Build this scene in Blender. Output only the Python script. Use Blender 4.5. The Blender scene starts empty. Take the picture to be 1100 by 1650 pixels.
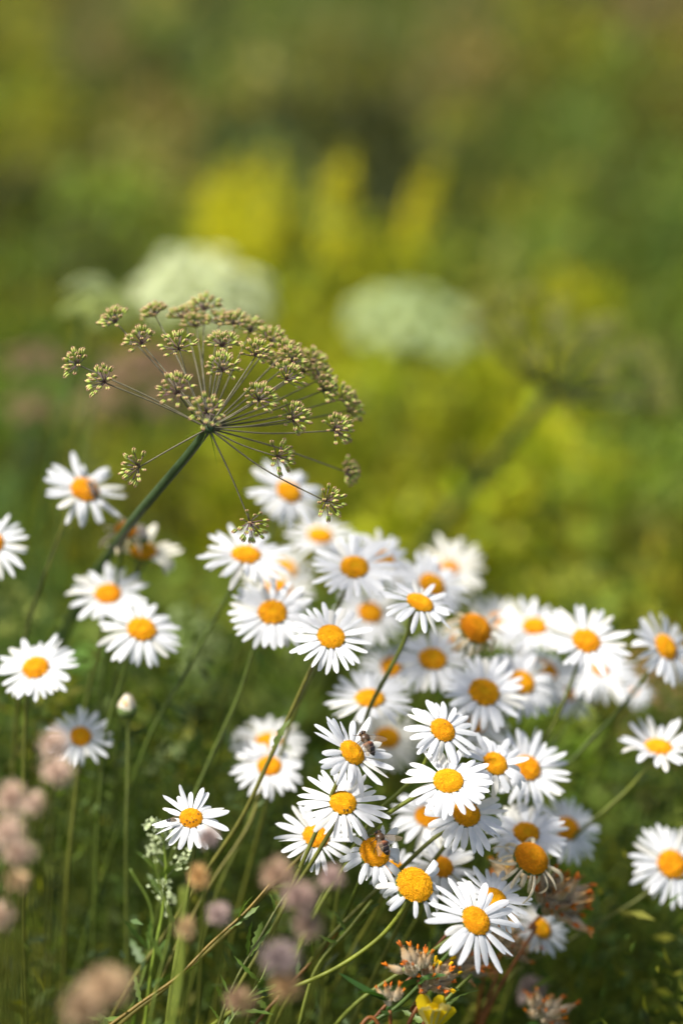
import bpy, math, random
import numpy as np
from mathutils import Vector, Matrix
# ---------------------------------------------------------------- camera, sky, sun
sc = bpy.context.scene
CAMZ = 0.95; PITCH = math.radians(18.0); F = 3896.0; FOCUS = 1.40
cam_d = bpy.data.cameras.new('camera'); cam = bpy.data.objects.new('camera', cam_d)
sc.collection.objects.link(cam); sc.camera = cam
cam.location = (0, 0, CAMZ); cam.rotation_euler = (math.radians(90) - PITCH, 0, 0)
cam_d.sensor_fit = 'VERTICAL'; cam_d.sensor_height = 36; cam_d.sensor_width = 24; cam_d.lens = 85
cam_d.clip_start = 0.02; cam_d.clip_end = 500
cam_d.dof.use_dof = True; cam_d.dof.focus_distance = FOCUS; cam_d.dof.aperture_fstop = 1.65
SUN_EL, SUN_AZ = 57.0, -112.0         # azimuth: degrees from +Y (view direction), negative = left
w = bpy.data.worlds.new('World'); sc.world = w; w.use_nodes = True
nt = w.node_tree; bg = nt.nodes['Background']
sky = nt.nodes.new('ShaderNodeTexSky'); sky.sky_type = 'NISHITA'; sky.sun_disc = False
sky.sun_elevation = math.radians(SUN_EL); sky.sun_rotation = math.radians(SUN_AZ)
sky.air_density = 1.0; sky.dust_density = 3.0; sky.ozone_density = 0.6
nt.links.new(sky.outputs[0], bg.inputs[0]); bg.inputs[1].default_value = 0.115
sl = bpy.data.lights.new('sun', 'SUN'); sl.energy = 4.8; sl.angle = math.radians(9.0); sl.color = (1.0, 0.965, 0.91)
so = bpy.data.objects.new('sun', sl); sc.collection.objects.link(so)
_e, _a = math.radians(SUN_EL), math.radians(SUN_AZ)
sundir = Vector((math.sin(_a) * math.cos(_e), math.cos(_a) * math.cos(_e), math.sin(_e)))
so.rotation_euler = sundir.to_track_quat('Z', 'Y').to_euler(); so.location = (-2, 1, 4)
sc.view_settings.view_transform = 'Standard'; sc.view_settings.look = 'None'
sc.view_settings.exposure = 0.62; sc.view_settings.gamma = 1.0
sc.render.engine = 'CYCLES'
sc.cycles.use_denoising = True
sc.cycles.max_bounces = 8; sc.cycles.diffuse_bounces = 4; sc.cycles.transparent_max_bounces = 8
# ---------------------------------------------------------------- helpers
R_ = np.array([1.0, 0, 0]); FW = np.array([0, math.cos(PITCH), -math.sin(PITCH)])
UP = np.array([0, math.sin(PITCH), math.cos(PITCH)]); C0 = np.array([0, 0, CAMZ])
def P(px, py, d):
    return C0 + FW * d + R_ * ((px - 550) / F * d) + UP * ((825 - py) / F * d)
def ground_z(x, y):
    t = np.maximum(0, np.asarray(y, dtype=float) - 3.0)
    return 0.22 * t * t / (t + 1.0) + 0.012 * np.sin(3.1 * x + 1.3 * y) + 0.01 * np.sin(5.3 * y - 2 * x)
rnd = random.Random(7)
rng = np.random.default_rng(11)
def nrm(v):
    v = np.asarray(v, float); return v / (np.linalg.norm(v) + 1e-12)
def frame(n, ref=(1, 0, 0)):
    n = nrm(n); r = np.asarray(ref, float)
    if abs(n @ nrm(r)) > 0.97: r = np.array([0, 1.0, 0.1])
    e1 = nrm(r - n * (r @ n)); e2 = np.cross(n, e1)
    return np.stack([e1, e2, n])        # rows: local axes in world; world = local @ M
class MB:
    def __init__(s): s.v = []; s.f = []; s.m = []; s.c = []; s.n = 0
    def add(s, v, f, mi=0, col=None):
        v = np.asarray(v, float)
        s.v.append(v)
        off = s.n
        s.f.extend([tuple(i + off for i in q) for q in f]); s.m.extend([mi] * len(f))
        s.n += len(v)
        c = np.ones((len(v), 3)) if col is None else np.broadcast_to(np.asarray(col, float), (len(v), 3))
        s.c.append(c)
    def build(s, name, mats, parent=None, org=(0, 0, 0), smooth=True):
        me = bpy.data.meshes.new(name)
        v = np.concatenate(s.v) - np.asarray(org)
        me.from_pydata(v.tolist(), [], s.f)
        if not isinstance(mats, (list, tuple)): mats = [mats]
        for m_ in mats: me.materials.append(m_)
        me.polygons.foreach_set('material_index', s.m)
        if smooth: me.polygons.foreach_set('use_smooth', [True] * len(s.f))
        ca = me.color_attributes.new('tint', 'FLOAT_COLOR', 'POINT')
        c = np.concatenate(s.c); c = np.hstack([c, np.ones((len(c), 1))])
        ca.data.foreach_set('color', c.ravel())
        me.update()
        o = bpy.data.objects.new(name, me); sc.collection.objects.link(o)
        if parent is not None: o.parent = parent
        else: o.location = org
        return o
def tag(o, label=None, cat=None, group=None, kind=None):
    if label: o['label'] = label
    if cat: o['category'] = cat
    if group: o['group'] = group
    if kind: o['kind'] = kind
    return o
def empty(name, loc):
    o = bpy.data.objects.new(name, None); sc.collection.objects.link(o)
    o.location = tuple(loc); o.empty_display_size = 0.02; return o
def smooth_path(pts, n):
    pts = np.asarray(pts, float)
    if len(pts) < 3:
        t = np.linspace(0, 1, n)[:, None]; return pts[0] * (1 - t) + pts[-1] * t
    ext = np.vstack([2 * pts[0] - pts[1], pts, 2 * pts[-1] - pts[-2]])
    out = []; k = len(pts) - 1
    for u in np.linspace(0, k - 1e-6, n):
        i = int(u); t = u - i; p0, p1, p2, p3 = ext[i:i + 4]
        out.append(0.5 * ((2 * p1) + (-p0 + p2) * t + (2 * p0 - 5 * p1 + 4 * p2 - p3) * t * t + (-p0 + 3 * p1 - 3 * p2 + p3) * t ** 3))
    return np.array(out)
def tube(mb, pts, r0, r1, seg=6, mi=0, col=None, ridge=0.0):
    pts = np.asarray(pts, float); n = len(pts)
    rr = np.linspace(r0, r1, n) if np.isscalar(r0) and np.isscalar(r1) else np.asarray(r0)
    tan = np.gradient(pts, axis=0)
    M = frame(tan[0]); e1 = M[0]; vs = []
    ang = np.arange(seg) * 2 * math.pi / seg
    for i in range(n):
        t = nrm(tan[i]); e1 = nrm(e1 - t * (e1 @ t)); e2 = np.cross(t, e1)
        r = rr[i] * (1 + ridge * np.where(np.arange(seg) % 2 == 0, 1, -1))
        vs.append(pts[i] + (np.cos(ang) * r)[:, None] * e1 + (np.sin(ang) * r)[:, None] * e2)
    vs = np.concatenate(vs); f = []
    for i in range(n - 1):
        for j in range(seg):
            a = i * seg + j; b = i * seg + (j + 1) % seg
            f.append((a, b, b + seg, a + seg))
    f.append(tuple(range(seg))[::-1]); f.append(tuple((n - 1) * seg + j for j in range(seg)))
    mb.add(vs, f, mi, col)
def ellips(mb, c, M, rad, su=8, sv=5, mi=0, col=None, colfn=None):
    vs = [[0, 0, -1]]
    for i in range(1, sv):
        th = math.pi * i / sv
        for j in range(su):
            a = 2 * math.pi * j / su
            vs.append([math.sin(th) * math.cos(a), math.sin(th) * math.sin(a), -math.cos(th)])
    vs.append([0, 0, 1]); vs = np.array(vs); f = []
    for j in range(su): f.append((0, 1 + (j + 1) % su, 1 + j))
    for i in range(sv - 2):
        for j in range(su):
            a = 1 + i * su + j; b = 1 + i * su + (j + 1) % su
            f.append((a, b, b + su, a + su))
    l = len(vs) - 1; s0 = 1 + (sv - 2) * su
    for j in range(su): f.append((s0 + j, s0 + (j + 1) % su, l))
    if colfn is not None: col = colfn(vs)
    mb.add((vs * np.asarray(rad)) @ M + np.asarray(c), f, mi, col)
def grid_faces(r, c):
    return [(i * c + j, i * c + j + 1, (i + 1) * c + j + 1, (i + 1) * c + j) for i in range(r - 1) for j in range(c - 1)]
# ---------------------------------------------------------------- materials
def mat(name, col, rough=0.55, transl=0.0, spec=0.4, noise=0.0, nscale=60, tint=True, bump=0.0, bscale=400, sheen=0.0, tcol=None):
    m = bpy.data.materials.new(name); m.use_nodes = True; n = m.node_tree; N = n.nodes; L = n.links
    pb = N['Principled BSDF']; out = N['Material Output']
    pb.inputs['Roughness'].default_value = rough; pb.inputs['Specular IOR Level'].default_value = spec
    if sheen: pb.inputs['Sheen Weight'].default_value = sheen
    rgb = N.new('ShaderNodeRGB'); rgb.outputs[0].default_value = (*col, 1); cur = rgb.outputs[0]
    if tint:
        at = N.new('ShaderNodeVertexColor'); at.layer_name = 'tint'
        mx = N.new('ShaderNodeMix'); mx.data_type = 'RGBA'; mx.blend_type = 'MULTIPLY'; mx.inputs[0].default_value = 1
        L.new(cur, mx.inputs[6]); L.new(at.outputs[0], mx.inputs[7]); cur = mx.outputs[2]
    tc = N.new('ShaderNodeTexCoord')
    if noise:
        nz = N.new('ShaderNodeTexNoise'); nz.inputs['Scale'].default_value = nscale; nz.inputs['Detail'].default_value = 5
        L.new(tc.outputs['Object'], nz.inputs['Vector'])
        mr = N.new('ShaderNodeMapRange'); mr.inputs[1].default_value = 0.3; mr.inputs[2].default_value = 0.7
        mr.inputs[3].default_value = 1 - noise; mr.inputs[4].default_value = 1 + noise
        L.new(nz.outputs[0], mr.inputs[0])
        vm = N.new('ShaderNodeVectorMath'); vm.operation = 'SCALE'
        L.new(cur, vm.inputs[0]); L.new(mr.outputs[0], vm.inputs['Scale']); cur = vm.outputs[0]
    L.new(cur, pb.inputs['Base Color'])
    if bump:
        nb = N.new('ShaderNodeTexNoise'); nb.inputs['Scale'].default_value = bscale
        L.new(tc.outputs['Object'], nb.inputs['Vector'])
        bp = N.new('ShaderNodeBump'); bp.inputs['Strength'].default_value = bump; bp.inputs['Distance'].default_value = 0.0005
        L.new(nb.outputs[0], bp.inputs['Height']); L.new(bp.outputs[0], pb.inputs['Normal'])
    if transl:
        tr = N.new('ShaderNodeBsdfTranslucent')
        if tcol:
            t2 = N.new('ShaderNodeMix'); t2.data_type = 'RGBA'; t2.blend_type = 'MULTIPLY'; t2.inputs[0].default_value = 1
            L.new(cur, t2.inputs[6]); t2.inputs[7].default_value = (*tcol, 1); L.new(t2.outputs[2], tr.inputs[0])
        else: L.new(cur, tr.inputs[0])
        ms = N.new('ShaderNodeMixShader'); ms.inputs[0].default_value = transl
        L.new(pb.outputs[0], ms.inputs[1]); L.new(tr.outputs[0], ms.inputs[2]); L.new(ms.outputs[0], out.inputs[0])
    return m
M_petal = mat('daisy_petal_white', (0.80, 0.80, 0.795), 0.5, 0.36, 0.25, noise=0.06, nscale=260)
M_wither = mat('withered_petal_cream', (0.78, 0.66, 0.44), 0.7, 0.25, 0.2, noise=0.25, nscale=250)
M_disc = mat('daisy_disc_yellow', (0.90, 0.42, 0.006), 0.6, 0.15, 0.2, noise=0.05, nscale=300)
M_calyx = mat('calyx_green', (0.09, 0.13, 0.03), 0.6, 0.0, 0.3, noise=0.3, nscale=400)
M_stem = mat('stem_green', (0.085, 0.105, 0.016), 0.5, 0.0, 0.35, noise=0.25, nscale=150, bump=0.4, bscale=900)
M_leaf = mat('leaf_green', (0.085, 0.13, 0.022), 0.5, 0.35, 0.4, noise=0.2, nscale=150, tcol=(1.2, 1.25, .6))
M_ustem = mat('umbel_stem_green', (0.06, 0.085, 0.04), 0.5, 0.0, 0.3, noise=0.25, nscale=250)
M_fruit = mat('umbel_fruit', (1, 1, 1), 0.5, 0.1, 0.35)
M_veg = mat('herb_leaves', (1, 1, 1), 0.6, 0.45, 0.25, tcol=(1.15, 1.2, .6))
M_flor = mat('small_florets', (1, 1, 1), 0.7, 0.35, 0.15)
M_fluff = mat('dry_florets', (1, 1, 1), 0.85, 0.35, 0.1, noise=0.12, nscale=200)
M_black = mat('insect_black', (0.012, 0.01, 0.008), 0.35, 0, 0.5)
# ---------------------------------------------------------------- ground
def build_ground():
    xs = np.concatenate([np.linspace(-80, -4, 24), np.linspace(-3.6, 3.6, 60), np.linspace(4, 80, 24)])
    ys = np.concatenate([np.linspace(-40, -1, 12), np.linspace(-0.6, 8, 80), np.linspace(9, 120, 30)])
    X, Y = np.meshgrid(xs, ys)
    Z = ground_z(X, Y); Z = np.where(Y > 30, Z + 0.1 * np.sin(X * .2), Z)
    mb = MB(); mb.add(np.stack([X.ravel(), Y.ravel(), Z.ravel()], 1), grid_faces(len(ys), len(xs)))
    m = mat('soil_and_moss', (0.045, 0.055, 0.018), 0.95, 0, 0.1, noise=0.5, nscale=8, tint=False, bump=0.6, bscale=60)
    tag(mb.build('ground', m), kind='structure')
build_ground()
# ---------------------------------------------------------------- daisies
def petal_grid(L, W, r0, elev, droop, bend, twist, curl, fold=0.0, rows=11, cols=7, rr=None):
    """petal in local frame: x outward, y sideways, z along the flower axis"""
    rr = rr or rnd
    u = np.linspace(-1, 1, cols)[None, :]; t = np.linspace(0, 1, rows)[:, None]
    k = rr.choice([2.0, 3.0]); nd = rr.uniform(0.015, 0.05)
    send = 1 - 0.17 * (1 - np.sqrt(1 - .96 * u * u)) - nd * (0.5 - 0.5 * np.cos(k * math.pi * (u + rr.uniform(-.1, .1))))
    wt = 0.45 + 0.55 * np.sin(np.clip(t / 0.55, 0, 1) * math.pi / 2) ** 0.9
    wt = np.where(t > 0.62, 1 - 0.20 * ((t - 0.62) / 0.38) ** 3.0, wt)
    x = L * t * send; y = W * wt * u
    gz = 0.13 * W * np.cos(2.6 * math.pi * u) * np.sin(np.clip(t * 1.3, 0, 1) * math.pi * .9)
    z = gz - curl * W * (u ** 2) * wt
    a = twist * t
    y, z = y * np.cos(a) - z * np.sin(a), y * np.sin(a) + z * np.cos(a)
    # bend along length: rotate progressively
    ds = x; th = elev - droop * (x / L) - fold * np.clip(x / L - 0.45, 0, 1) * 2
    # integrate centre line
    tt = np.linspace(0, 1, 40); tht = elev - droop * tt - fold * np.clip(tt - 0.45, 0, 1) * 2
    cx = np.concatenate([[0], np.cumsum(np.cos(tht[:-1]) / 39)]) * L; cz = np.concatenate([[0], np.cumsum(np.sin(tht[:-1]) / 39)]) * L
    X = np.interp(ds / L, tt, cx) - z * np.sin(th); Z = np.interp(ds / L, tt, cz) + z * np.cos(th)
    Y = y + bend * L * (x / L) ** 2
    return np.stack([(X + r0).ravel(), Y.ravel(), Z.ravel()], 1), grid_faces(rows, cols)
def disc_proto(n, hgt, dimple, seg=6, seed=1):
    r = random.Random(seed); mb = MB()
    def zt(q): return hgt * (1 - q ** 2.4) - dimple * math.exp(-(q / 0.28) ** 2)
    rows = 9; vs = [[0, 0, zt(0)]]; f = []; cs = 20
    for i in range(1, rows + 1):
        q = 0.97 * i / rows
        for j in range(cs): vs.append([q * math.cos(2 * math.pi * j / cs), q * math.sin(2 * math.pi * j / cs), zt(q) - .02])
    for j in range(cs): f.append((0, 1 + j, 1 + (j + 1) % cs))
    for i in range(rows - 1):
        for j in range(cs):
            a = 1 + i * cs + j; b = 1 + i * cs + (j + 1) % cs; f.append((a, a + cs, b + cs, b))
    mb.add(vs, f, 0, (0.75, 0.66, 0.6))
    ga = math.pi * (3 - math.sqrt(5)); k = 1.25 / math.sqrt(n)
    for i in range(n):
        q = math.sqrt((i + .5) / n) * 0.985; a = i * ga
        e = 0.02; sl_ = (zt(min(1, q + e)) - zt(q - e)) / (2 * e)
        sl_ = max(sl_, -3.0)
        nn = nrm([-sl_ * math.cos(a), -sl_ * math.sin(a), 1.0]); c = np.array([q * math.cos(a), q * math.sin(a), zt(q) - .012])
        nn = nrm(nn + np.array([r.uniform(-.12, .12), r.uniform(-.12, .12), 0])); Mx = frame(nn)
        c = c + np.array([r.uniform(-.16, .16), r.uniform(-.16, .16), 0]) * k; rad = k * (0.72 if q < 0.3 else 0.86) * r.uniform(.8, 1.1); h = k * (0.9 if q < .35 else 1.5) * r.uniform(.75, 1.25)
        ang = np.arange(seg) * 2 * math.pi / seg + r.random() * 3
        ring = lambda s, z: np.stack([np.cos(ang) * rad * s, np.sin(ang) * rad * s, np.full(seg, z)], 1)
        v = np.vstack([ring(1, 0), ring(.95, h * .6), ring(.5, h), [[0, 0, h * (0.82 if q > .35 else 1.05)]]]) @ Mx + c
        ff = [(x + y * seg, (x + 1) % seg + y * seg, (x + 1) % seg + (y + 1) * seg, x + (y + 1) * seg) for y in range(2) for x in range(seg)]
        ff += [(2 * seg + x, 2 * seg + (x + 1) % seg, 3 * seg) for x in range(seg)]
        g = r.uniform(.8, 1.08) * (.9 if q > .8 else 1); yel = 1.0 if q > .35 else 1.12
        mb.add(v, ff, 0, (g, g * yel * r.uniform(.93, 1.08), g))
    return np.concatenate(mb.v), mb.f, np.concatenate(mb.c)
DISC = {'hi': disc_proto(520, 0.30, 0.05, 6, 1), 'hi_tall': disc_proto(600, 0.55, 0.02, 6, 2), 'lo': disc_proto(150, 0.30, 0.04, 5, 3), 'lo_tall': disc_proto(170, 0.55, 0.02, 5, 4)}
def to_ground(pts, lean=None):
    """continue a stem (world points, going down) until it meets the ground"""
    pts = [np.array(p) for p in pts]
    d = nrm(pts[-1] - pts[-2]); d = nrm(d * np.array([1, 1, 1]) + np.array([0, 0.15, -0.55]))
    if d[2] > -0.3: d[2] = -0.3; d = nrm(d)
    for _ in range(60):
        p = pts[-1] + d * 0.06; d = nrm(d + np.array([0, 0.03, -0.10]))
        gz = float(ground_z(p[0], p[1]))
        if p[2] <= gz: p[2] = gz - 0.004; pts.append(p); break
        pts.append(p)
    return pts
def small_leaf(mb, base, dirv, L, W, lobes=4, col=(1, 1, 1), mi=0):
    M = frame(dirv, (rnd.uniform(-1, 1), rnd.uniform(-1, 1), .3)); n = 12
    t = np.linspace(0, 1, n)
    wd = W * (np.sin(np.clip(t * .9 + .1, 0, 1) * math.pi) ** .7) * (1 + (.45 * np.sin(t * math.pi * 2 * lobes) if lobes else 0)) + W * .08
    v = []
    bnd = rnd.uniform(-.3, .5)
    for i in range(n):
        x = t[i] * L; z = -bnd * L * t[i] ** 2
        for u, zz in ((-1, .25), (0, 0), (1, .25)): v.append([wd[i] * u, z + zz * wd[i], x])
    mb.add(np.array(v) @ M + base, grid_faces(n, 3), mi, col)
NAMES_D = 'oxeye daisies growing in one leaning clump'
def daisy(px, py, R, ratio, ang, d, label, path=None, npet=26, disc=0.35, elev=4, droop=16, jit=1.0, gaps=(), kind='', leaves=0, lean=-.48, stemcol=(1, 1, 1), creamy=0.0, lenvar=.07, group=NAMES_D):
    r = random.Random(int(px * 131 + py * 7)); global rnd; rnd = r
    Rw = R * d / F * (1.04 if d < 1.47 else 1.08)
    th = math.acos(ratio); a = math.radians(ang)
    n = nrm(-FW * math.cos(th) + (UP * math.sin(a) + R_ * math.cos(a)) * math.sin(th))
    Mx = frame(n, R_); head = P(px, py, d)
    disc = (disc if disc < .4 else .4 + (disc - .4) * .7) * r.uniform(.89, .99); rd = Rw * disc; droop += r.uniform(-8, 12); elev += r.uniform(-5, 6); pw = r.uniform(.85, 1.08); npet = npet + r.randint(-1, 3); sagp = r.uniform(0, 16); tall = kind in ('tall', 'wither')
    head = head - n * rd * 0.25
    hi = abs(d - FOCUS) < 0.06
    # stem path
    if path: pts = [P(x, y, d + .004 + .004 * i) for i, (x, y) in enumerate(path)]
    else:
        pts = [P(px + lean * q + r.uniform(-5, 5), py + q, d + .006 + 0.0003 * q) for q in (60, 140, 230)]
    pts = [head - n * rd * .5, head - n * Rw * .38] + pts
    pts = to_ground(pts); base = pts[-1].copy()
    root = empty('oxeye_daisy', base); tag(root, label, 'daisy', group)
    org = base
    mb = MB(); sp = smooth_path(pts, 12 * len(pts))
    yy = r.uniform(.85, 1.2)
    tube(mb, sp, 0.00095 * (1.25 if hi else 1.1), 0.0015, 10 if hi else 6, 0, np.array(stemcol) * np.array([yy, 1, .8]), ridge=.06)
    st = mb.build('stem', M_stem, root, org)
    # receptacle with overlapping bracts
    mb = MB(); ns = 18; prof = [(0.15, -.62), (.55, -.5), (.92, -.3), (1.03, -.1), (0.98, .05)]
    vs = []
    for q, z in prof:
        for j in range(ns):
            A = 2 * math.pi * j / ns; s = 1 + .05 * (j % 2)
            vs.append([q * s * rd * math.cos(A), q * s * rd * math.sin(A), z * rd])
    f = [(i * ns + j, i * ns + (j + 1) % ns, (i + 1) * ns + (j + 1) % ns, (i + 1) * ns + j) for i in range(len(prof) - 1) for j in range(ns)]
    f.append(tuple(range(ns))[::-1])
    mb.add(np.array(vs) @ Mx + head, f); mb.build('calyx', M_calyx, root, org)
    dv, df, dc = DISC[('hi' if hi else 'lo') + ('_tall' if tall else '')]
    mb = MB(); dv2 = dv.copy() * rd; rot = r.random() * 6
    c_, s_ = math.cos(rot), math.sin(rot); dv2 = np.stack([dv2[:, 0] * c_ - dv2[:, 1] * s_, dv2[:, 0] * s_ + dv2[:, 1] * c_, dv2[:, 2]], 1)
    dcol = dc * (np.array([.92, .78, .7]) if kind == 'wither' else (np.array([.95, .88, .9]) if kind == 'tall' else np.array([1, r.uniform(.92, 1.06), 1])))
    mb.add(dv2 @ Mx + head, df, 0, dcol); mb.build('disc', M_disc, root, org)
    L0 = Rw - rd * .85
    for i in range(npet):
        phi = 2 * math.pi * (i + r.uniform(-.28, .28) * jit) / npet
        pd = math.degrees(phi) % 360
        if any((g0 <= pd <= g1) or (g0 <= pd - 360 <= g1) for g0, g1 in gaps): continue
        L = L0 * (1 + r.gauss(0, lenvar)); W = Rw * r.uniform(.070, .10) * (24 / max(18, npet)) ** .5
        W *= pw; el = math.radians(elev + r.gauss(0, 5) * jit); dr = math.radians(droop + sagp * max(0, -math.sin(phi)) + r.gauss(0, 9) * jit)
        fold = 0; tw = r.gauss(0, .22) * jit; bend = r.gauss(0, .05) * jit; curl = r.uniform(.05, .3); m_ = M_petal
        col = np.array([1, 1, 1.0]) * r.uniform(.93, 1.04) * (np.array([1, .97, .88]) if r.random() < .12 else 1)
        if creamy: col = col * np.array([1, 1 - .03 * creamy, 1 - .14 * creamy])
        if r.random() < .05: L *= r.uniform(.5, .8)
        if r.random() < .07: tw += r.choice([-1, 1]) * r.uniform(.5, 1.1); W *= .9
        if r.random() < .05: fold = r.uniform(.4, 1.5)
        if kind == 'droopy':
            if r.random() < .6: dr += math.radians(r.uniform(20, 90)); fold = r.uniform(0, .9); tw += r.gauss(0, .5)
            if r.random() < .3: el += math.radians(r.uniform(5, 35))
        if kind == 'wither':
            el = math.radians(r.uniform(-45, 10)); dr = math.radians(r.uniform(20, 110)); fold = r.uniform(0, 1.4); tw = r.gauss(0, 1.2); W *= r.uniform(.4, .8); L *= r.uniform(.9, 1.5); curl = r.uniform(.3, 1.2); bend = r.gauss(0, .22); m_ = M_wither
            if r.random() < .1: m_ = M_petal; W *= 1.3; el = math.radians(r.uniform(-20, 20)); fold = .2; dr = .2
        zoff = (-.06 + .1 * (i % 2) + r.uniform(-.03, .03)) * rd
        v, f = petal_grid(L, W, rd * .86, el, dr, bend, tw, curl, fold, rows=11 if hi else 8, cols=7 if hi else 5, rr=r)
        v[:, 2] += zoff
        c_, s_ = math.cos(phi), math.sin(phi)
        v = np.stack([v[:, 0] * c_ - v[:, 1] * s_, v[:, 0] * s_ + v[:, 1] * c_, v[:, 2]], 1)
        mb = MB(); mb.add(v @ Mx + head, f, 0, col)
        mb.build('petal', m_, root, org)
    for k in range(leaves):
        mb = MB(); i = int(len(sp) * r.uniform(.12, .6)); tg = nrm(sp[i] - sp[i - 1])
        small_leaf(mb, sp[i], nrm(-tg * .8 + np.array([r.uniform(-1, 1), r.uniform(-.6, .6), r.uniform(-.3, .6)])), r.uniform(.012, .024), r.uniform(.0012, .002), 4, (1.3, 1.2, 1))
        mb.build('leaf', M_leaf, root, org)
    return root, head, n, rd
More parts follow.
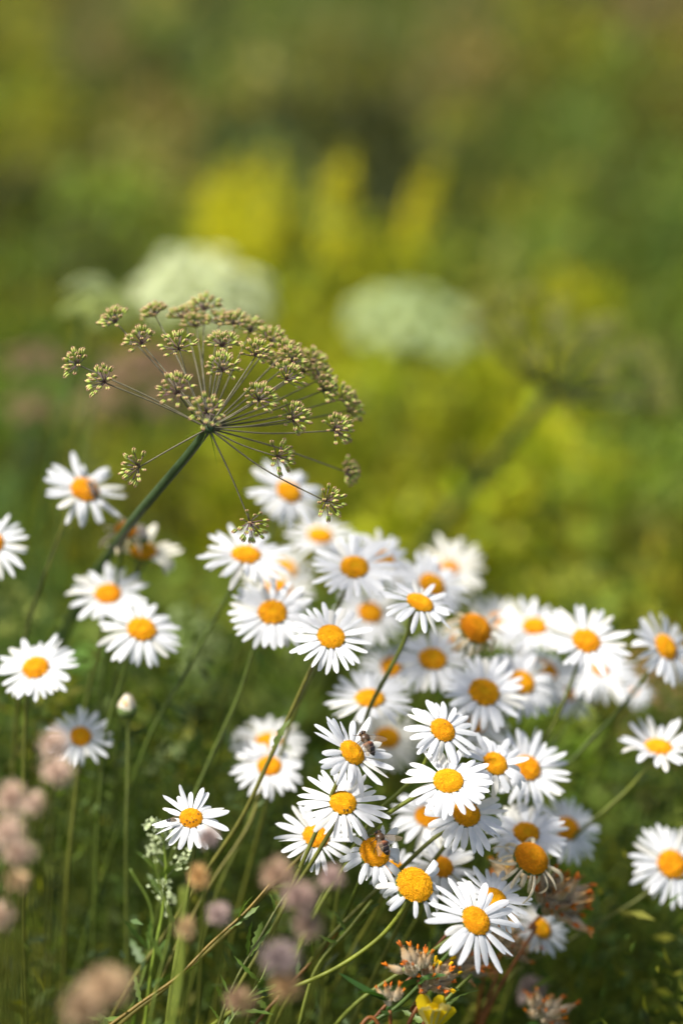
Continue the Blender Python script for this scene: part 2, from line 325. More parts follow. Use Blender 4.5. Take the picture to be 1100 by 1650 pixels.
# px, py, R, ratio, ang, depth, label, options
D = [
 (138,786,64,.72,62,1.515,'white daisy at upper left with a dark insect on its orange disc', dict(path=[(108,835),(75,920),(45,1010),(30,1120)],npet=22,jit=1.5)),
 (-16,872,62,.8,75,1.50,'daisy cut off by the left edge of the picture, only its right-hand petals showing', dict(path=[(-25,930),(-40,1050)])),
 (203,852,40,.7,80,1.53,'small shrivelled daisy behind the dark umbel stem, petals brown and curled', dict(kind='wither',path=[(195,890),(185,960),(165,1100)],disc=.45,npet=14)),
 (232,885,60,.6,88,1.55,'ragged daisy right of the umbel stem with only a few petals left', dict(path=[(222,930),(205,1000),(180,1130)],gaps=((95,175),(200,300)),npet=18,jit=1.8,creamy=1.5,kind='droopy')),
 (174,954,60,.72,88,1.53,'blurred daisy standing just above and left of its twin, under the ragged daisy', dict(path=[(168,1000),(150,1080),(130,1180)])),
 (229,1011,63,.72,72,1.495,'daisy overlapping the flower above it, right of the umbel stem', dict(path=[(210,1050),(192,1110),(172,1180),(160,1300)],leaves=1)),
 (57,1073,60,.76,97,1.49,'round daisy near the left edge on a straight dark stem', dict(path=[(45,1118),(40,1200),(38,1300),(36,1440)])),
 (130,1185,51,.82,82,1.505,'smaller daisy low at the left, right above the pinkish dry heads', dict(path=[(128,1230),(120,1300),(110,1400)])),
 (308,1316,57,.78,82,1.395,'single sharp small daisy apart from the clump with tiny flies on its disc', dict(path=[(313,1365),(306,1420),(292,1500),(275,1600)],npet=21,jit=1.2,disc=.345,leaves=2,gaps=())),
 (467,790,63,.70,52,1.55,'topmost daisy of the clump, behind two of the umbel fruit clusters', dict(path=[(440,850),(415,930),(390,1010)])),
 (516,860,56,.62,82,1.60,'blurred pale daisy below the topmost one, its disc thin and flat', dict()),
 (397,890,68,.56,82,1.495,'flat-lying daisy right below the lowest umbel cluster', dict(path=[(382,930),(345,1000),(292,1095),(240,1190)],lenvar=.1)),
 (461,914,52,.7,65,1.62,'far blurred daisy behind the flat-lying daisy of the top left', dict(creamy=.6)),
 (450,943,58,.62,70,1.585,'daisy mostly hidden, its disc peeping above the large left daisy of the clump', dict(creamy=.5)),
 (439,984,66,.8,84,1.475,'large daisy at the left side of the clump above a bent-back stem', dict(path=[(412,1037),(385,1120),(340,1220),(290,1340)],npet=27)),
 (571,911,64,.75,85,1.485,'daisy at the upper middle of the clump, left one of a touching pair', dict(path=[(548,970),(515,1060),(470,1160)])),
 (620,902,58,.72,48,1.545,'daisy half hidden behind the upper middle one, right one of a touching pair', dict()),
 (597,985,58,.8,70,1.57,'soft blurred daisy behind and right of the sharp central left daisy', dict()),
 (534,1023,64,.8,75,1.43,'sharp round daisy at the left middle on a long brownish stem that crosses other flowers', dict(path=[(506,1068),(472,1140),(432,1228),(388,1320),(335,1400),(270,1500),(195,1610)],npet=26,leaves=2,stemcol=(1.1,.9,.8))),
 (678,967,63,.52,68,1.445,'daisy seen from the side, its whole bare stem running down in front of the clump', dict(path=[(664,990),(650,1035),(622,1090),(592,1150),(575,1230)],npet=22,elev=0,droop=18)),
 (697,940,60,.72,60,1.54,'daisy behind the side-on daisy at the top of the clump', dict()),
 (725,914,57,.88,80,1.625,'farthest pale daisy at the top of the clump with a small dull disc', dict(creamy=1,disc=.24,npet=28)),
 (768,1010,52,.72,55,1.50,'daisy gone over, large bulging disc above brown shrivelled petals, upper right of the clump', dict(kind='wither',disc=.56,npet=18)),
 (803,998,52,.75,75,1.63,'very blurred daisy behind the gone-over one, disc hardly visible', dict(creamy=.6,disc=.25)),
 (861,1006,58,.66,92,1.56,'daisy with raised back petals at the top right ridge of the clump', dict(elev=12,jit=1.4)),
 (945,1030,67,.74,72,1.495,'large daisy at the right shoulder of the clump', dict(path=[(925,1085),(895,1160),(850,1240)])),
 (967,1076,62,.7,82,1.565,'daisy under the large right shoulder daisy, disc nearly covered', dict(disc=.22,path=[(935,1130),(870,1230),(800,1320)])),
 (1022,1112,32,.75,70,1.61,'scrap of a small distant daisy at the far right rim of the clump', dict(disc=.2)),
 (1075,1041,61,.7,40,1.515,'tilted daisy by the right edge, highest on that side', dict(path=[(1045,1080),(1000,1140),(930,1215),(850,1300)])),
 (1061,1200,60,.48,86,1.50,'daisy by the right edge with petals raised like a fan over a curved green stem', dict(path=[(1050,1228),(1005,1278),(945,1330),(880,1385),(820,1430)],elev=22,droop=10,npet=20,stemcol=(1.3,1.3,1))),
 (1083,1391,66,.86,60,1.505,'large daisy low at the right edge, standing alone', dict(path=[(1040,1440),(980,1478),(900,1525),(820,1575)])),
 (697,1059,60,.72,85,1.515,'blurred daisy in the middle of the clump behind a dark stem', dict()),
 (631,1073,50,.8,65,1.57,'daisy crossed by the stem of the side-on daisy, left of the middle', dict()),
 (735,1035,42,.7,60,1.60,'small brownish-disc daisy hidden deep in the clump below the gone-over one', dict(kind='droopy',creamy=1)),
 (781,1113,66,.8,68,1.48,'large daisy right of the middle, lower left of a group of three', dict()),
 (842,1097,62,.78,62,1.515,'daisy in the right middle, partly under the large daisy at its left', dict(npet=27)),
 (880,1077,55,.62,60,1.575,'daisy showing only the top of its disc above the right middle one', dict()),
 (596,1122,67,.56,88,1.49,'wide flattened daisy whose disc is crossed by a dark slanting stem', dict(npet=27)),
 (433,1193,58,.62,88,1.55,'upper of two daisies at the left foot of the clump', dict(creamy=.4)),
 (434,1232,57,.72,84,1.495,'lower of two daisies at the left foot of the clump, crossed by a brown stem', dict(path=[(415,1290),(390,1350),(350,1440)])),
 (570,1210,69,.62,48,1.395,'sharp daisy with a striped hoverfly on the upper right of its disc', dict(path=[(548,1250),(530,1290),(505,1350),(470,1430),(430,1530)],npet=24,jit=1.5,elev=8,droop=14,lenvar=.12,gaps=((300,312),(185,196)))),
 (624,1187,57,.8,82,1.545,'cream-tinged blurred daisy right behind the hoverfly daisy', dict(creamy=1)),
 (715,1174,60,.72,56,1.41,'sharp daisy above the large central one, tilted to the right', dict(path=[(693,1208),(678,1240),(645,1275),(608,1310),(560,1380),(500,1480)],jit=1.2,stemcol=(1.3,1.3,1))),
 (799,1228,62,.76,60,1.43,'daisy with one petal folded over its disc, right of the large central one', dict(kind='droopy',npet=22,path=[(780,1270),(745,1330),(690,1400)])),
 (850,1236,64,.85,65,1.475,'broad daisy behind the folded-petal daisy at the right', dict(npet=26)),
 (722,1255,69,.72,88,1.395,'large sharp central daisy with full ring of broad petals', dict(path=[(690,1275),(655,1292),(610,1325),(560,1390),(500,1490)],npet=25,stemcol=(1.25,1.25,1))),
 (752,1309,68,.8,72,1.42,'sharp daisy hanging just below the large central daisy, disc half covered', dict(path=[(700,1350),(645,1400),(580,1460),(500,1550)],npet=25)),
 (690,1313,60,.68,86,1.485,'blurred daisy left of and behind the lower central flowers', dict()),
 (553,1291,67,.78,78,1.398,'sharp daisy with tiny dark specks on its disc, left of the central ones', dict(path=[(535,1335),(505,1385),(470,1440),(420,1530),(370,1620)],npet=26)),
 (510,1345,64,.7,72,1.425,'daisy at the lower left of the clump crossed by two thin dark stems', dict(path=[(480,1385),(440,1425),(370,1500),(275,1585),(185,1660)],stemcol=(1.2,.8,.6),leaves=3)),
 (605,1371,60,.84,62,1.402,'sparse-petalled daisy with a dark hoverfly clinging to its disc', dict(npet=20,gaps=((80,100),(150,172),(215,235)),disc=.42,jit=1.5,kind='droopy')),
 (670,1423,64,.80,62,1.388,'daisy with bulging disc and few drooping bent petals on an arched light green stem', dict(kind='droopy',disc=.52,npet=19,jit=2.0,path=[(652,1460),(612,1510),(545,1558),(470,1592),(380,1625)],stemcol=(1.8,1.6,1),gaps=((72,158),(252,268),(285,300)),)),
 (713,1395,56,.8,65,1.45,'daisy partly hidden behind the bulging-disc one, above its right side', dict(kind='droopy')),
 (848,1340,64,.72,84,1.46,'daisy right above the withered one at the lower right', dict(path=[(830,1400),(800,1440)])),
 (858,1380,62,.72,60,1.43,'withered daisy with a big brown-yellow disc and crumpled cream petals hanging under it', dict(kind='wither',disc=.48,npet=22,path=[(832,1405),(800,1440),(750,1500)],stemcol=(.8,.9,.8))),
 (915,1333,58,.8,62,1.515,'blurred daisy at the lower right between the withered one and the long green stem', dict(path=[(900,1390),(870,1450)])),
 (769,1481,80,.70,52,1.38,'lowest and nearest big daisy with long spread petals at the bottom of the clump', dict(path=[(735,1522),(690,1572),(640,1622),(585,1662)],npet=22,disc=.33,elev=2,droop=20,lenvar=.1,stemcol=(.6,.75,.8))),
 (797,1446,64,.68,66,1.415,'daisy tucked behind the nearest big daisy, its petals pointing right', dict(path=[(700,1530),(640,1570),(560,1630)],kind='',stemcol=(1.3,1.2,1))),
 (874,1495,46,.7,48,1.495,'small blurred daisy low at the right of the big nearest one', dict(path=[(860,1530),(830,1590)],disc=.38)),
 (637,1398,50,.72,62,1.45,'daisy almost covered by the hoverfly daisy and the bulging-disc daisy at the bottom', dict()),
 (768,1166,52,.8,70,1.54,'blurred daisy glimpsed between the tilted sharp daisy and the large one right of the middle', dict(disc=.3)),
 (915,1118,46,.7,75,1.60,'blurred daisy low between the right middle one and the one under the right shoulder', dict(disc=.28)),
]
FL = {}
for x, y, R, ra, an, d, lb, op in D:
    FL[(x, y)] = daisy(x, y, R, ra, an, d, lb, **op)
rnd = random.Random(99)
def daisy_bud(px, py, d, r_px, path, label):
    head = P(px, py, d); pts = to_ground([head] + [P(x, y, d + .005) for x, y in path]); base = pts[-1].copy()
    root = empty('daisy_bud', base); tag(root, label, 'flower bud', 'unopened daisy buds')
    rr = r_px * d / F; M = frame(nrm(UP + R_ * .1 - FW * .3))
    mb = MB(); tube(mb, smooth_path(pts, 60), .0009, .0014, 6); mb.build('stem', M_stem, root, base)
    mb = MB(); ellips(mb, head - UP * rr * .45, M, (rr * .95, rr * .95, rr * .75), 12, 8); mb.build('calyx', M_calyx, root, base)
    mb = MB()
    for k in range(9):
        a = k * 2 * math.pi / 9 + rnd.uniform(-.2, .2); n = 6; v = []
        for i in range(n):
            t = i / (n - 1); q = rr * (.9 * math.cos(t * 1.25)) * rnd.uniform(.9, 1.1)
            for u in (-.4, 0, .4): v.append([q * math.cos(a + u), q * math.sin(a + u), rr * 1.5 * t - rr * .3])
        mb.add(np.array(v) @ M + head, grid_faces(n, 3), 0, (1, rnd.uniform(.85, 1), rnd.uniform(.6, .85)))
    mb.build('folded_petals', M_petal, root, base)
    mb = MB(); ellips(mb, head + UP * rr * .3 - FW * rr * .35, M, (rr * .5, rr * .5, rr * .5), 10, 6, 0, (1, .9, .8)); mb.build('disc', M_disc, root, base)
daisy_bud(205, 1138, 1.49, 17, [(207, 1160), (206, 1250), (204, 1340)], 'closed creamy bud on a thin stem between two left-hand daisies')
daisy_bud(228, 862, 1.545, 14, [(224, 880), (215, 960), (200, 1080)], 'creamy half-closed bud just left above the ragged daisy')

def umbellet(mb, c, dirv, R, n, fruit=True, spread=1.25, r=None, fcol=None, ped=(.24, .17, .15)):
    """little umbel: n thin stalks radiating from c, each with a fruit or a knot of florets"""
    M = frame(dirv); ga = math.pi * (3 - math.sqrt(5)); rot = r.random() * 6
    for i in range(n):
        q = math.sqrt((i + .6) / n); th = q * spread + r.uniform(-.12, .12); a = i * ga + rot
        dl = np.array([math.sin(th) * math.cos(a), math.sin(th) * math.sin(a), math.cos(th)])
        L = R * r.uniform(.66, .84) * (1 if q > .5 else .9); dw = nrm(dl @ M)
        e = c + dw * L; md = c + dw * L * .5 + np.array([0, 0, r.uniform(-.03, .05)]) * R
        if fruit: tube(mb, [c, md, e], .00026, .0003, 4, 0, (ped[0] * r.uniform(.8, 1.2), ped[1] * r.uniform(.8, 1.2), ped[2]))
        Mf = frame(nrm(dw + np.array([r.uniform(-.25, .25) for _ in range(3)])))
        if fruit:
            g = r.random()
            base = np.array([.36, .46, .075]) * (1 if fcol is None else fcol) * r.uniform(.75, 1.2); tip = np.array([.48, .27, .15]) if fcol is None else base if g < .8 else base
            def cf(v): 
                t = np.clip((v[:, 2:3] + .2) / 1.2, 0, 1); return base * (1 - t) + tip * t
            l = r.uniform(.0016, .0021)
            for sx in (-1, 1):
                off = np.array([sx * l * .33, 0, 0]) @ Mf
                ellips(mb, e + Mf[2] * l * .6 + off, Mf, (l * .36, l * .5, l), 6, 5, 1, None, cf)
            tube(mb, [e + Mf[2] * l * 1.4, e + Mf[2] * l * 1.9], .00022, .00012, 4, 1, (.5, .25, .2))
        else:
            l = R * r.uniform(.16, .26)
            ellips(mb, e, Mf, (l, l, l * .7), 5, 4, 1, np.array(fcol) * r.uniform(.75, 1.15))
def umbel(hub, tips, stem_px, label, fruit=True, stemr=.0028, R=.0112, n=22, group=None, stemc=(1, 1, 1), fcol=None, seed=5, cat='umbel', name='umbel_plant', rayr=.00045, bracts=5, raycol=(1, 1, 1), sagk=.10):
    r = random.Random(seed); hub = np.array(hub)
    pts = to_ground([hub] + [np.array(p) for p in stem_px]); base = pts[-1].copy()
    root = empty(name, base); tag(root, label, cat, group)
    ax = nrm(pts[0] - pts[1])
    mb = MB(); sp = smooth_path(pts, 10 * len(pts))
    rr = np.linspace(stemr * .85, stemr * 1.5, len(sp)); tube(mb, sp, rr, 0, 14, 0, stemc, ridge=.07)
    ellips(mb, hub, frame(ax), (stemr * 1.25, stemr * 1.25, stemr * .9), 12, 6, 0, stemc)
    mb.build('stem', M_ustem, root, base)
    for t, Rk in tips:
        t = np.array(t); d = t - hub; L = np.linalg.norm(d)
        mid = hub + d * .5 + ax * L * sagk * -1 + 0; q = hub + d * .25 - ax * L * sagk * .7
        mb = MB(); pp = smooth_path([hub, hub + d * .5 - ax * L * sagk * (.5 if d @ ax > 0 else -.2), t], 12)
        k = r.uniform(.8, 1.2)
        tube(mb, pp, rayr * 1.25, rayr * .9, 7, 0, (k * raycol[0], k * raycol[1], k * raycol[2]))
        ray = mb.build('ray', M_ustem, root, base)
        mb = MB(); umbellet(mb, pp[-1], nrm(nrm(pp[-1] - pp[-3]) * .8 - FW * (.75 if fruit and bracts else .1) + UP * .25), R * Rk, n + r.randint(-3, 3), fruit, 1.35 if fruit else 1.1, r, fcol)
        u = mb.build('umbellet', [M_flor, M_fruit if fruit else M_flor], ray, base)
        u.location = (0, 0, 0)
    for k in range(bracts):
        mb = MB(); a = r.uniform(0, 6.28); M = frame(ax)
        dv = nrm(np.array([math.cos(a), math.sin(a), -.9]) @ M)
        v = []
        for i in range(6):
            t = i / 5; wv = .0009 * (1 - t) + .0001
            for s in (-1, 1): v.append(hub + dv * (.003 + t * .016) + np.array([0, 0, -.006 * t * t]) + np.cross(dv, UP) * s * wv)
        mb.add(v, grid_faces(6, 2), 0, (2.2, 2.2, 1.2)); mb.build('bract', M_leaf, root, base)
    return root
UD = 1.405
TIPS = [(126,588,.01,.9),(170,617,-.005,1.05),(187,520,.03,.9),(229,554,.015,1.05),(251,509,.045,.8),(289,563,.0,1.15),(287,634,-.022,1.2),(334,665,-.03,1.05),(359,598,-.012,1.1),
 (358,559,.02,1.0),(330,500,.055,1.0),(297,513,.055,.9),(316,527,.05,.9),(353,524,.05,.95),(378,524,.045,.9),(403,536,.045,1.0),(412,574,.012,1.0),(437,551,.035,.95),(457,570,.03,.95),
 (461,612,.008,1.1),(469,583,.025,.9),(417,645,-.012,1.05),(470,675,.002,1.1),(503,586,.045,.9),(513,612,.04,1.0),(519,630,.036,.9),(548,643,.045,1.0),(561,662,.048,.9),(539,694,.018,1.05),
 (556,760,.05,.8),(224,753,.0,1.1),(403,842,.0,1.1),(447,736,.0,1.0),(525,808,.0,1.05),(438,590,.04,.8),(487,600,.045,.8)]
umbel(P(336, 690, UD), [(P(x, y, UD + dz), k) for x, y, dz, k in TIPS],
      [P(300, 737, UD + .018), P(218, 835, UD + .065), P(168, 905, UD + .16), P(118, 990, UD + .24), P(78, 1075, UD + .31), P(45, 1170, UD + .38)],
      'brown-green umbel gone to fruit with sharp open ribs on a thick dark slanting stem', seed=3, stemr=.0029, stemc=(.62, .75, .5), raycol=(1.9, 1.2, 1.4), group=None)
def dome_tips(hub, ax, L, n, flat=.6, spread=1.2, seed=1, rimdz=0.0):
    r = random.Random(seed); M = frame(ax); ga = math.pi * (3 - math.sqrt(5)); out = []
    for i in range(n):
        q = math.sqrt((i + .5) / n); th = q * spread; a = i * ga
        dl = np.array([math.sin(th) * math.cos(a), math.sin(th) * math.sin(a), math.cos(th) * flat + (1 - flat) * .3])
        out.append((hub + (dl @ M) * L * r.uniform(.83, 1.06), r.uniform(.85, 1.15)))
    return out
h = P(885, 632, 1.98)
umbel(h, dome_tips(h, nrm(UP * .8 + R_ * .35 - FW * .1), .100, 34, .62, 1.45, 4), [P(850, 680, 1.99), P(780, 765, 2.03), P(700, 860, 2.08), (P(640, 950, 2.15))],
      'large blurred olive umbel with bare ribs behind the daisies on the right', seed=8, stemr=.0046, R=.011, n=14, stemc=(.75, .75, .35), raycol=(.55, .5, .3), fcol=(.95, .80, .75), rayr=.0008)
def white_umbel(px, py, d, Rpx, label, col, seed, n=60, R=.013, flat=.5, grp='pale blurred umbels behind the fruiting umbel', tilt=.25, cat='umbel', name='umbel_plant', m=22):
    L = Rpx * d / F; ax = nrm(UP * .9 - FW * tilt + R_ * .12); hub = P(px, py, d) - ax * L * .75
    h2 = hub
    umbel(h2, dome_tips(h2, ax, L * 1.05, n, flat, 1.3, seed), [h2 - UP * .05 - R_ * .01, h2 - UP * .14 - R_ * .03], label, False, .0018, R, m, grp, (.9, 1.1, .5), col, seed, cat, name, rayr=.0006, raycol=(1.2, 1.5, .6), bracts=0)
white_umbel(330, 458, 2.3, 102, 'domed greenish-white umbel rising right behind the brown-green fruiting one', (.80, .85, .52), 21, 48, R=.0135, flat=1.1, tilt=.35, m=18)
white_umbel(672, 498, 2.45, 104, 'flatter greenish-white umbel in the middle distance left of the olive umbel', (.60, .70, .34), 22, 36, R=.0145, flat=.75, tilt=.35, m=15)
white_umbel(175, 487, 1.86, 60, 'small yellow-green umbel still in bud, left of the whiter domed one', (.40, .46, .14), 23, 18, .010, .6, m=14)
white_umbel(148, 460, 1.95, 30, 'tiny greenish umbel cluster above the small yellow-green one', (.42, .48, .22), 24, 7, .009, .6, m=12)
PK = 'faded pinkish umbels at the left, far out of focus'
white_umbel(250, 600, 2.3, 90, 'broad faded pinkish umbel seen through the ribs of the fruiting one', (.40, .25, .16), 25, 26, .013, .95, PK, m=16)
white_umbel(60, 575, 2.2, 42, 'upper of two faded pinkish umbels near the left edge', (.34, .22, .13), 26, 9, .010, .9, PK, m=14)
white_umbel(55, 655, 2.2, 34, 'lower of two faded pinkish umbels near the left edge', (.36, .24, .13), 27, 8, .010, .9, PK, m=14)
white_umbel(165, 650, 2.2, 38, 'faded pinkish umbel between the left-edge pair and the broad one', (.38, .27, .13), 28, 8, .010, .9, PK, m=14)

def insect_mat(name, stripes):
    m = bpy.data.materials.new(name); m.use_nodes = True; N = m.node_tree.nodes; L = m.node_tree.links; pb = N['Principled BSDF']
    tc = N.new('ShaderNodeTexCoord'); sp = N.new('ShaderNodeSeparateXYZ'); L.new(tc.outputs['Object'], sp.inputs[0])
    mr = N.new('ShaderNodeMapRange'); mr.inputs[1].default_value = -.0075; mr.inputs[2].default_value = .0065; L.new(sp.outputs[0], mr.inputs[0])
    nz = N.new('ShaderNodeTexNoise'); nz.inputs['Scale'].default_value = 900; L.new(tc.outputs['Object'], nz.inputs['Vector'])
    ad = N.new('ShaderNodeMath'); ad.operation = 'MULTIPLY_ADD'; ad.inputs[1].default_value = .05; L.new(nz.outputs[0], ad.inputs[0]); L.new(mr.outputs[0], ad.inputs[2])
    sb = N.new('ShaderNodeMath'); sb.operation = 'SUBTRACT'; sb.inputs[1].default_value = .025; L.new(ad.outputs[0], sb.inputs[0])
    cr = N.new('ShaderNodeValToRGB'); L.new(sb.outputs[0], cr.inputs[0]); e = cr.color_ramp.elements
    e[0].position = 0; e[0].color = (.012, .009, .008, 1); e[1].position = 1; e[1].color = (.02, .012, .008, 1)
    for p, c in stripes: 
        q = cr.color_ramp.elements.new(p); q.color = (*c, 1)
    L.new(cr.outputs[0], pb.inputs['Base Color']); pb.inputs['Roughness'].default_value = .38
    bp = N.new('ShaderNodeBump'); bp.inputs['Strength'].default_value = .5; bp.inputs['Distance'].default_value = .0002; L.new(nz.outputs[0], bp.inputs['Height']); L.new(bp.outputs[0], pb.inputs['Normal'])
    return m
DK = (.015, .010, .008); FZ = (.085, .042, .013)
M_hov = insect_mat('hoverfly_brown_stripes', [(.10, DK), (.13, (.10, .07, .06)), (.15, DK), (.26, DK), (.285, (.10, .06, .04)), (.31, DK), (.40, (.10, .03, .012)), (.46, (.30, .11, .04)), (.51, (.02, .012, .01)), (.55, FZ), (.66, (.05, .026, .012)), (.76, FZ), (.82, (.12, .07, .03)), (.85, DK)])
M_eye = mat('insect_eye', (.02, .008, .006), .2, 0, .6)
m = bpy.data.materials.new('insect_wing'); m.use_nodes = True; N = m.node_tree.nodes; L = m.node_tree.links
tr = N.new('ShaderNodeBsdfTransparent'); tr.inputs[0].default_value = (.86, .80, .72, 1); ms = N.new('ShaderNodeMixShader'); ms.inputs[0].default_value = .32
N['Principled BSDF'].inputs['Base Color'].default_value = (.35, .27, .18, 1); N['Principled BSDF'].inputs['Roughness'].default_value = .25
L.new(tr.outputs[0], ms.inputs[1]); L.new(N['Principled BSDF'].outputs[0], ms.inputs[2]); L.new(ms.outputs[0], N['Material Output'].inputs[0]); M_wing = m
def insect(pos, fwd, up, scale, name, label, cat, group=None, wingspread=(28, 62), bmat=None, small=False):
    """+x is the head, +z the back; origin at the middle of the thorax"""
    fwd = nrm(fwd); up = nrm(np.array(up) - fwd * (np.array(up) @ fwd)); left = np.cross(up, fwd)
    M4 = Matrix(((fwd[0], left[0], up[0], pos[0]), (fwd[1], left[1], up[1], pos[1]), (fwd[2], left[2], up[2], pos[2]), (0, 0, 0, 1)))
    root = empty(name, pos); root.matrix_world = M4 @ Matrix.Scale(scale, 4); tag(root, label, cat, group); root.empty_display_size = .005
    I3 = np.eye(3); mb = MB(); k = .001
    ell = lambda x, y, z, a, b, c: ellips(mb, np.array([x, y, z]) * k, I3, (a * k, b * k * 1.28, c * k * 1.2), 14, 10)
    ell(1.2, 0, .1, 2.2, 1.75, 1.6); ell(-.6, 0, .15, 1.0, 1.1, .9)
    ell(3.7, 0, -.1, .95, 1.55, 1.25); ell(2.9, 0, 0, .8, .8, .8); ell(4.5, 0, -.6, .45, .5, .6)
    ell(-2.2, 0, .05, 1.7, 1.9, 1.35); ell(-3.9, 0, -.05, 1.9, 1.75, 1.25); ell(-5.4, 0, -.25, 1.6, 1.2, .9); ell(-6.6, 0, -.4, .8, .6, .5)
    for s in (-1, 1):
        tube(mb, np.array([[4.4, s * .2, .5], [5.1, s * .35, .75], [5.5, s * .6, .5]]) * k, .0002, .00014, 6)
        for x0, xe, ye, xm in ((2.2, 4.6, 2.6, 3.4), (1.1, .8, 4.2, 1.1), (.2, -3.0, 4.2, -1.4)):
            tube(mb, smooth_path(np.array([[x0, s * .9, -.8], [xm, s * ye * .62, -.5], [(xm + xe) / 2, s * ye * .85, -1.6], [xe, s * ye, -2.5], [xe + .7 * (1 if xe > 2 else -1), s * (ye + .5), -2.7]]) * k, 14), .00026, .00014, 7)
    b = mb.build('body', bmat or M_hov, root); 
    rm = b.modifiers.new('join', 'REMESH'); rm.mode = 'VOXEL'; rm.voxel_size = .00016; rm.use_smooth_shade = True
    sm = b.modifiers.new('soft', 'SMOOTH'); sm.factor = .5; sm.iterations = 3
    for s in (-1, 1):
        mb = MB(); ellips(mb, np.array([3.75, s * .85, .15]) * k, I3, (.00085, .0008, .00115), 14, 9); mb.build('eye', M_eye, root)
        a = math.radians(wingspread[0 if s > 0 else 1]); v = []; n = 14
        for i in range(n):
            t = i / (n - 1); c = 9.2 * t; wd = 1.75 * math.sin(math.pi * min(1, t * .86 + .06)) ** .7; lead = -.35 * math.sin(t * 3)
            for u in (-1, -.5, 0, .5, 1):
                x, y = -c, wd * (u * .9) + lead; z = 1.35 + .25 * math.sin(t * 2.5) + .12 * math.cos(u * 9) + .35 * t
                ca, sa = math.cos(a), math.sin(a)
                v.append([(1.2 + x * ca + y * sa) * k, s * (.9 + -x * sa + y * ca) * k, z * k])
        mb = MB(); mb.add(v, grid_faces(n, 5)); mb.build('wing', M_wing, root)
        mb = MB(); tube(mb, [np.array(v[i * 5 + 4]) for i in range(0, n, 2)], .00012, .00005, 5); mb.build('wing_vein', M_black, root)
    return root
def on_flower(key, dx, dy, lift):
    """point just above a daisy's disc, dx/dy along its own axes in disc radii"""
    root, head, n, rd = FL[key]; M = frame(n, R_)
    return head + M[0] * dx * rd + M[1] * dy * rd + n * lift, M, n
p, M, n = on_flower((570, 1210), .62, .70, .0078)
insect(p, M[0] * -.62 + M[1] * .78 + n * .10, n * .9 - FW * .55 + R_ * .35, 1.32, 'hoverfly', 'striped brown hoverfly with wings half open on the upper sharp daisy', 'hoverfly', 'hoverflies feeding on the daisies')
p, M, n = on_flower((605, 1371), .15, .45, .0095)
insect(p, M[0] * -.45 + M[1] * .9 + n * .05, n - FW * .3 + R_ * .2, 1.3, 'hoverfly', 'darker hoverfly head-up on the sparse-petalled daisy at the bottom of the clump', 'hoverfly', 'hoverflies feeding on the daisies')
p, M, n = on_flower((138, 786), .38, -.95, .0112)
insect(p, M[0] * .35 - M[1] * .85, n * .7 - FW * .5 + M[0] * .3, 1.1, 'fly', 'small dark fly at the right rim of the blurred upper-left daisy', 'fly', None, (12, 12))
M_fly = mat('small_fly_black', (.02, .018, .018), .35, 0, .5, tint=False)
p, M, n = on_flower((308, 1316), -1.75, -.62, .0036)
insect(p, M[0] * -.9 - M[1] * .1, n, .5, 'fly', 'tiny black fly on the left petals of the small sharp daisy', 'fly', None, (14, 14), M_fly)
def midge(key, dx, dy, a, label=None, s=1.0):
    p, M, n = on_flower(key, dx, dy, 0); q = math.hypot(dx, dy); rd = FL[key][3]
    p = p + n * rd * (.42 * (1 - q ** 2.4) + .06)
    d = M[0] * math.cos(a) + M[1] * math.sin(a); mb = MB()
    Mx = np.stack([nrm(d), nrm(np.cross(n, d)), n])
    for x, rx, rz in ((-.55, .55, .26), (.12, .38, .24), (.58, .24, .2)): ellips(mb, p + Mx[0] * x * .001 * s, Mx, (rx * .001 * s, rz * .001 * s, rz * .001 * s), 8, 6)
    for sgn in (-1, 1):
        for x in (-.1, .1, .3): tube(mb, [p + Mx[0] * x * .001, p + (Mx[0] * x * 1.4 + Mx[1] * sgn * .6) * .001 * s - n * .0002], .00006, .00004, 4)
    o = mb.build('midge', M_black, None, p)
    tag(o, label, 'midge', 'minute black midges on the daisy discs')
k9 = 'minute black midge crawling on the disc of the small sharp daisy apart from the clump'
for i, (dx, dy, a) in enumerate([(-.35, -.45, .5), (-.1, -.62, 1.2), (.2, -.55, .2), (.45, -.35, .9), (.1, -.25, 2.), (.6, .3, 1.5), (-.5, -.7, .1)]): midge((308, 1316), dx, dy, a, k9, .8)
k49 = 'minute black midge at the rim of the disc of the sharp left-central daisy'
for dx, dy, a in [(.05, -.75, 1.6), (.5, -.5, 1.4), (.3, -.72, 1.0)]: midge((553, 1291), dx, dy, a, k49, .9)
midge((715, 1174), .0, .3, .3, 'minute black midge on the disc of the tilted daisy above the central one', .7)

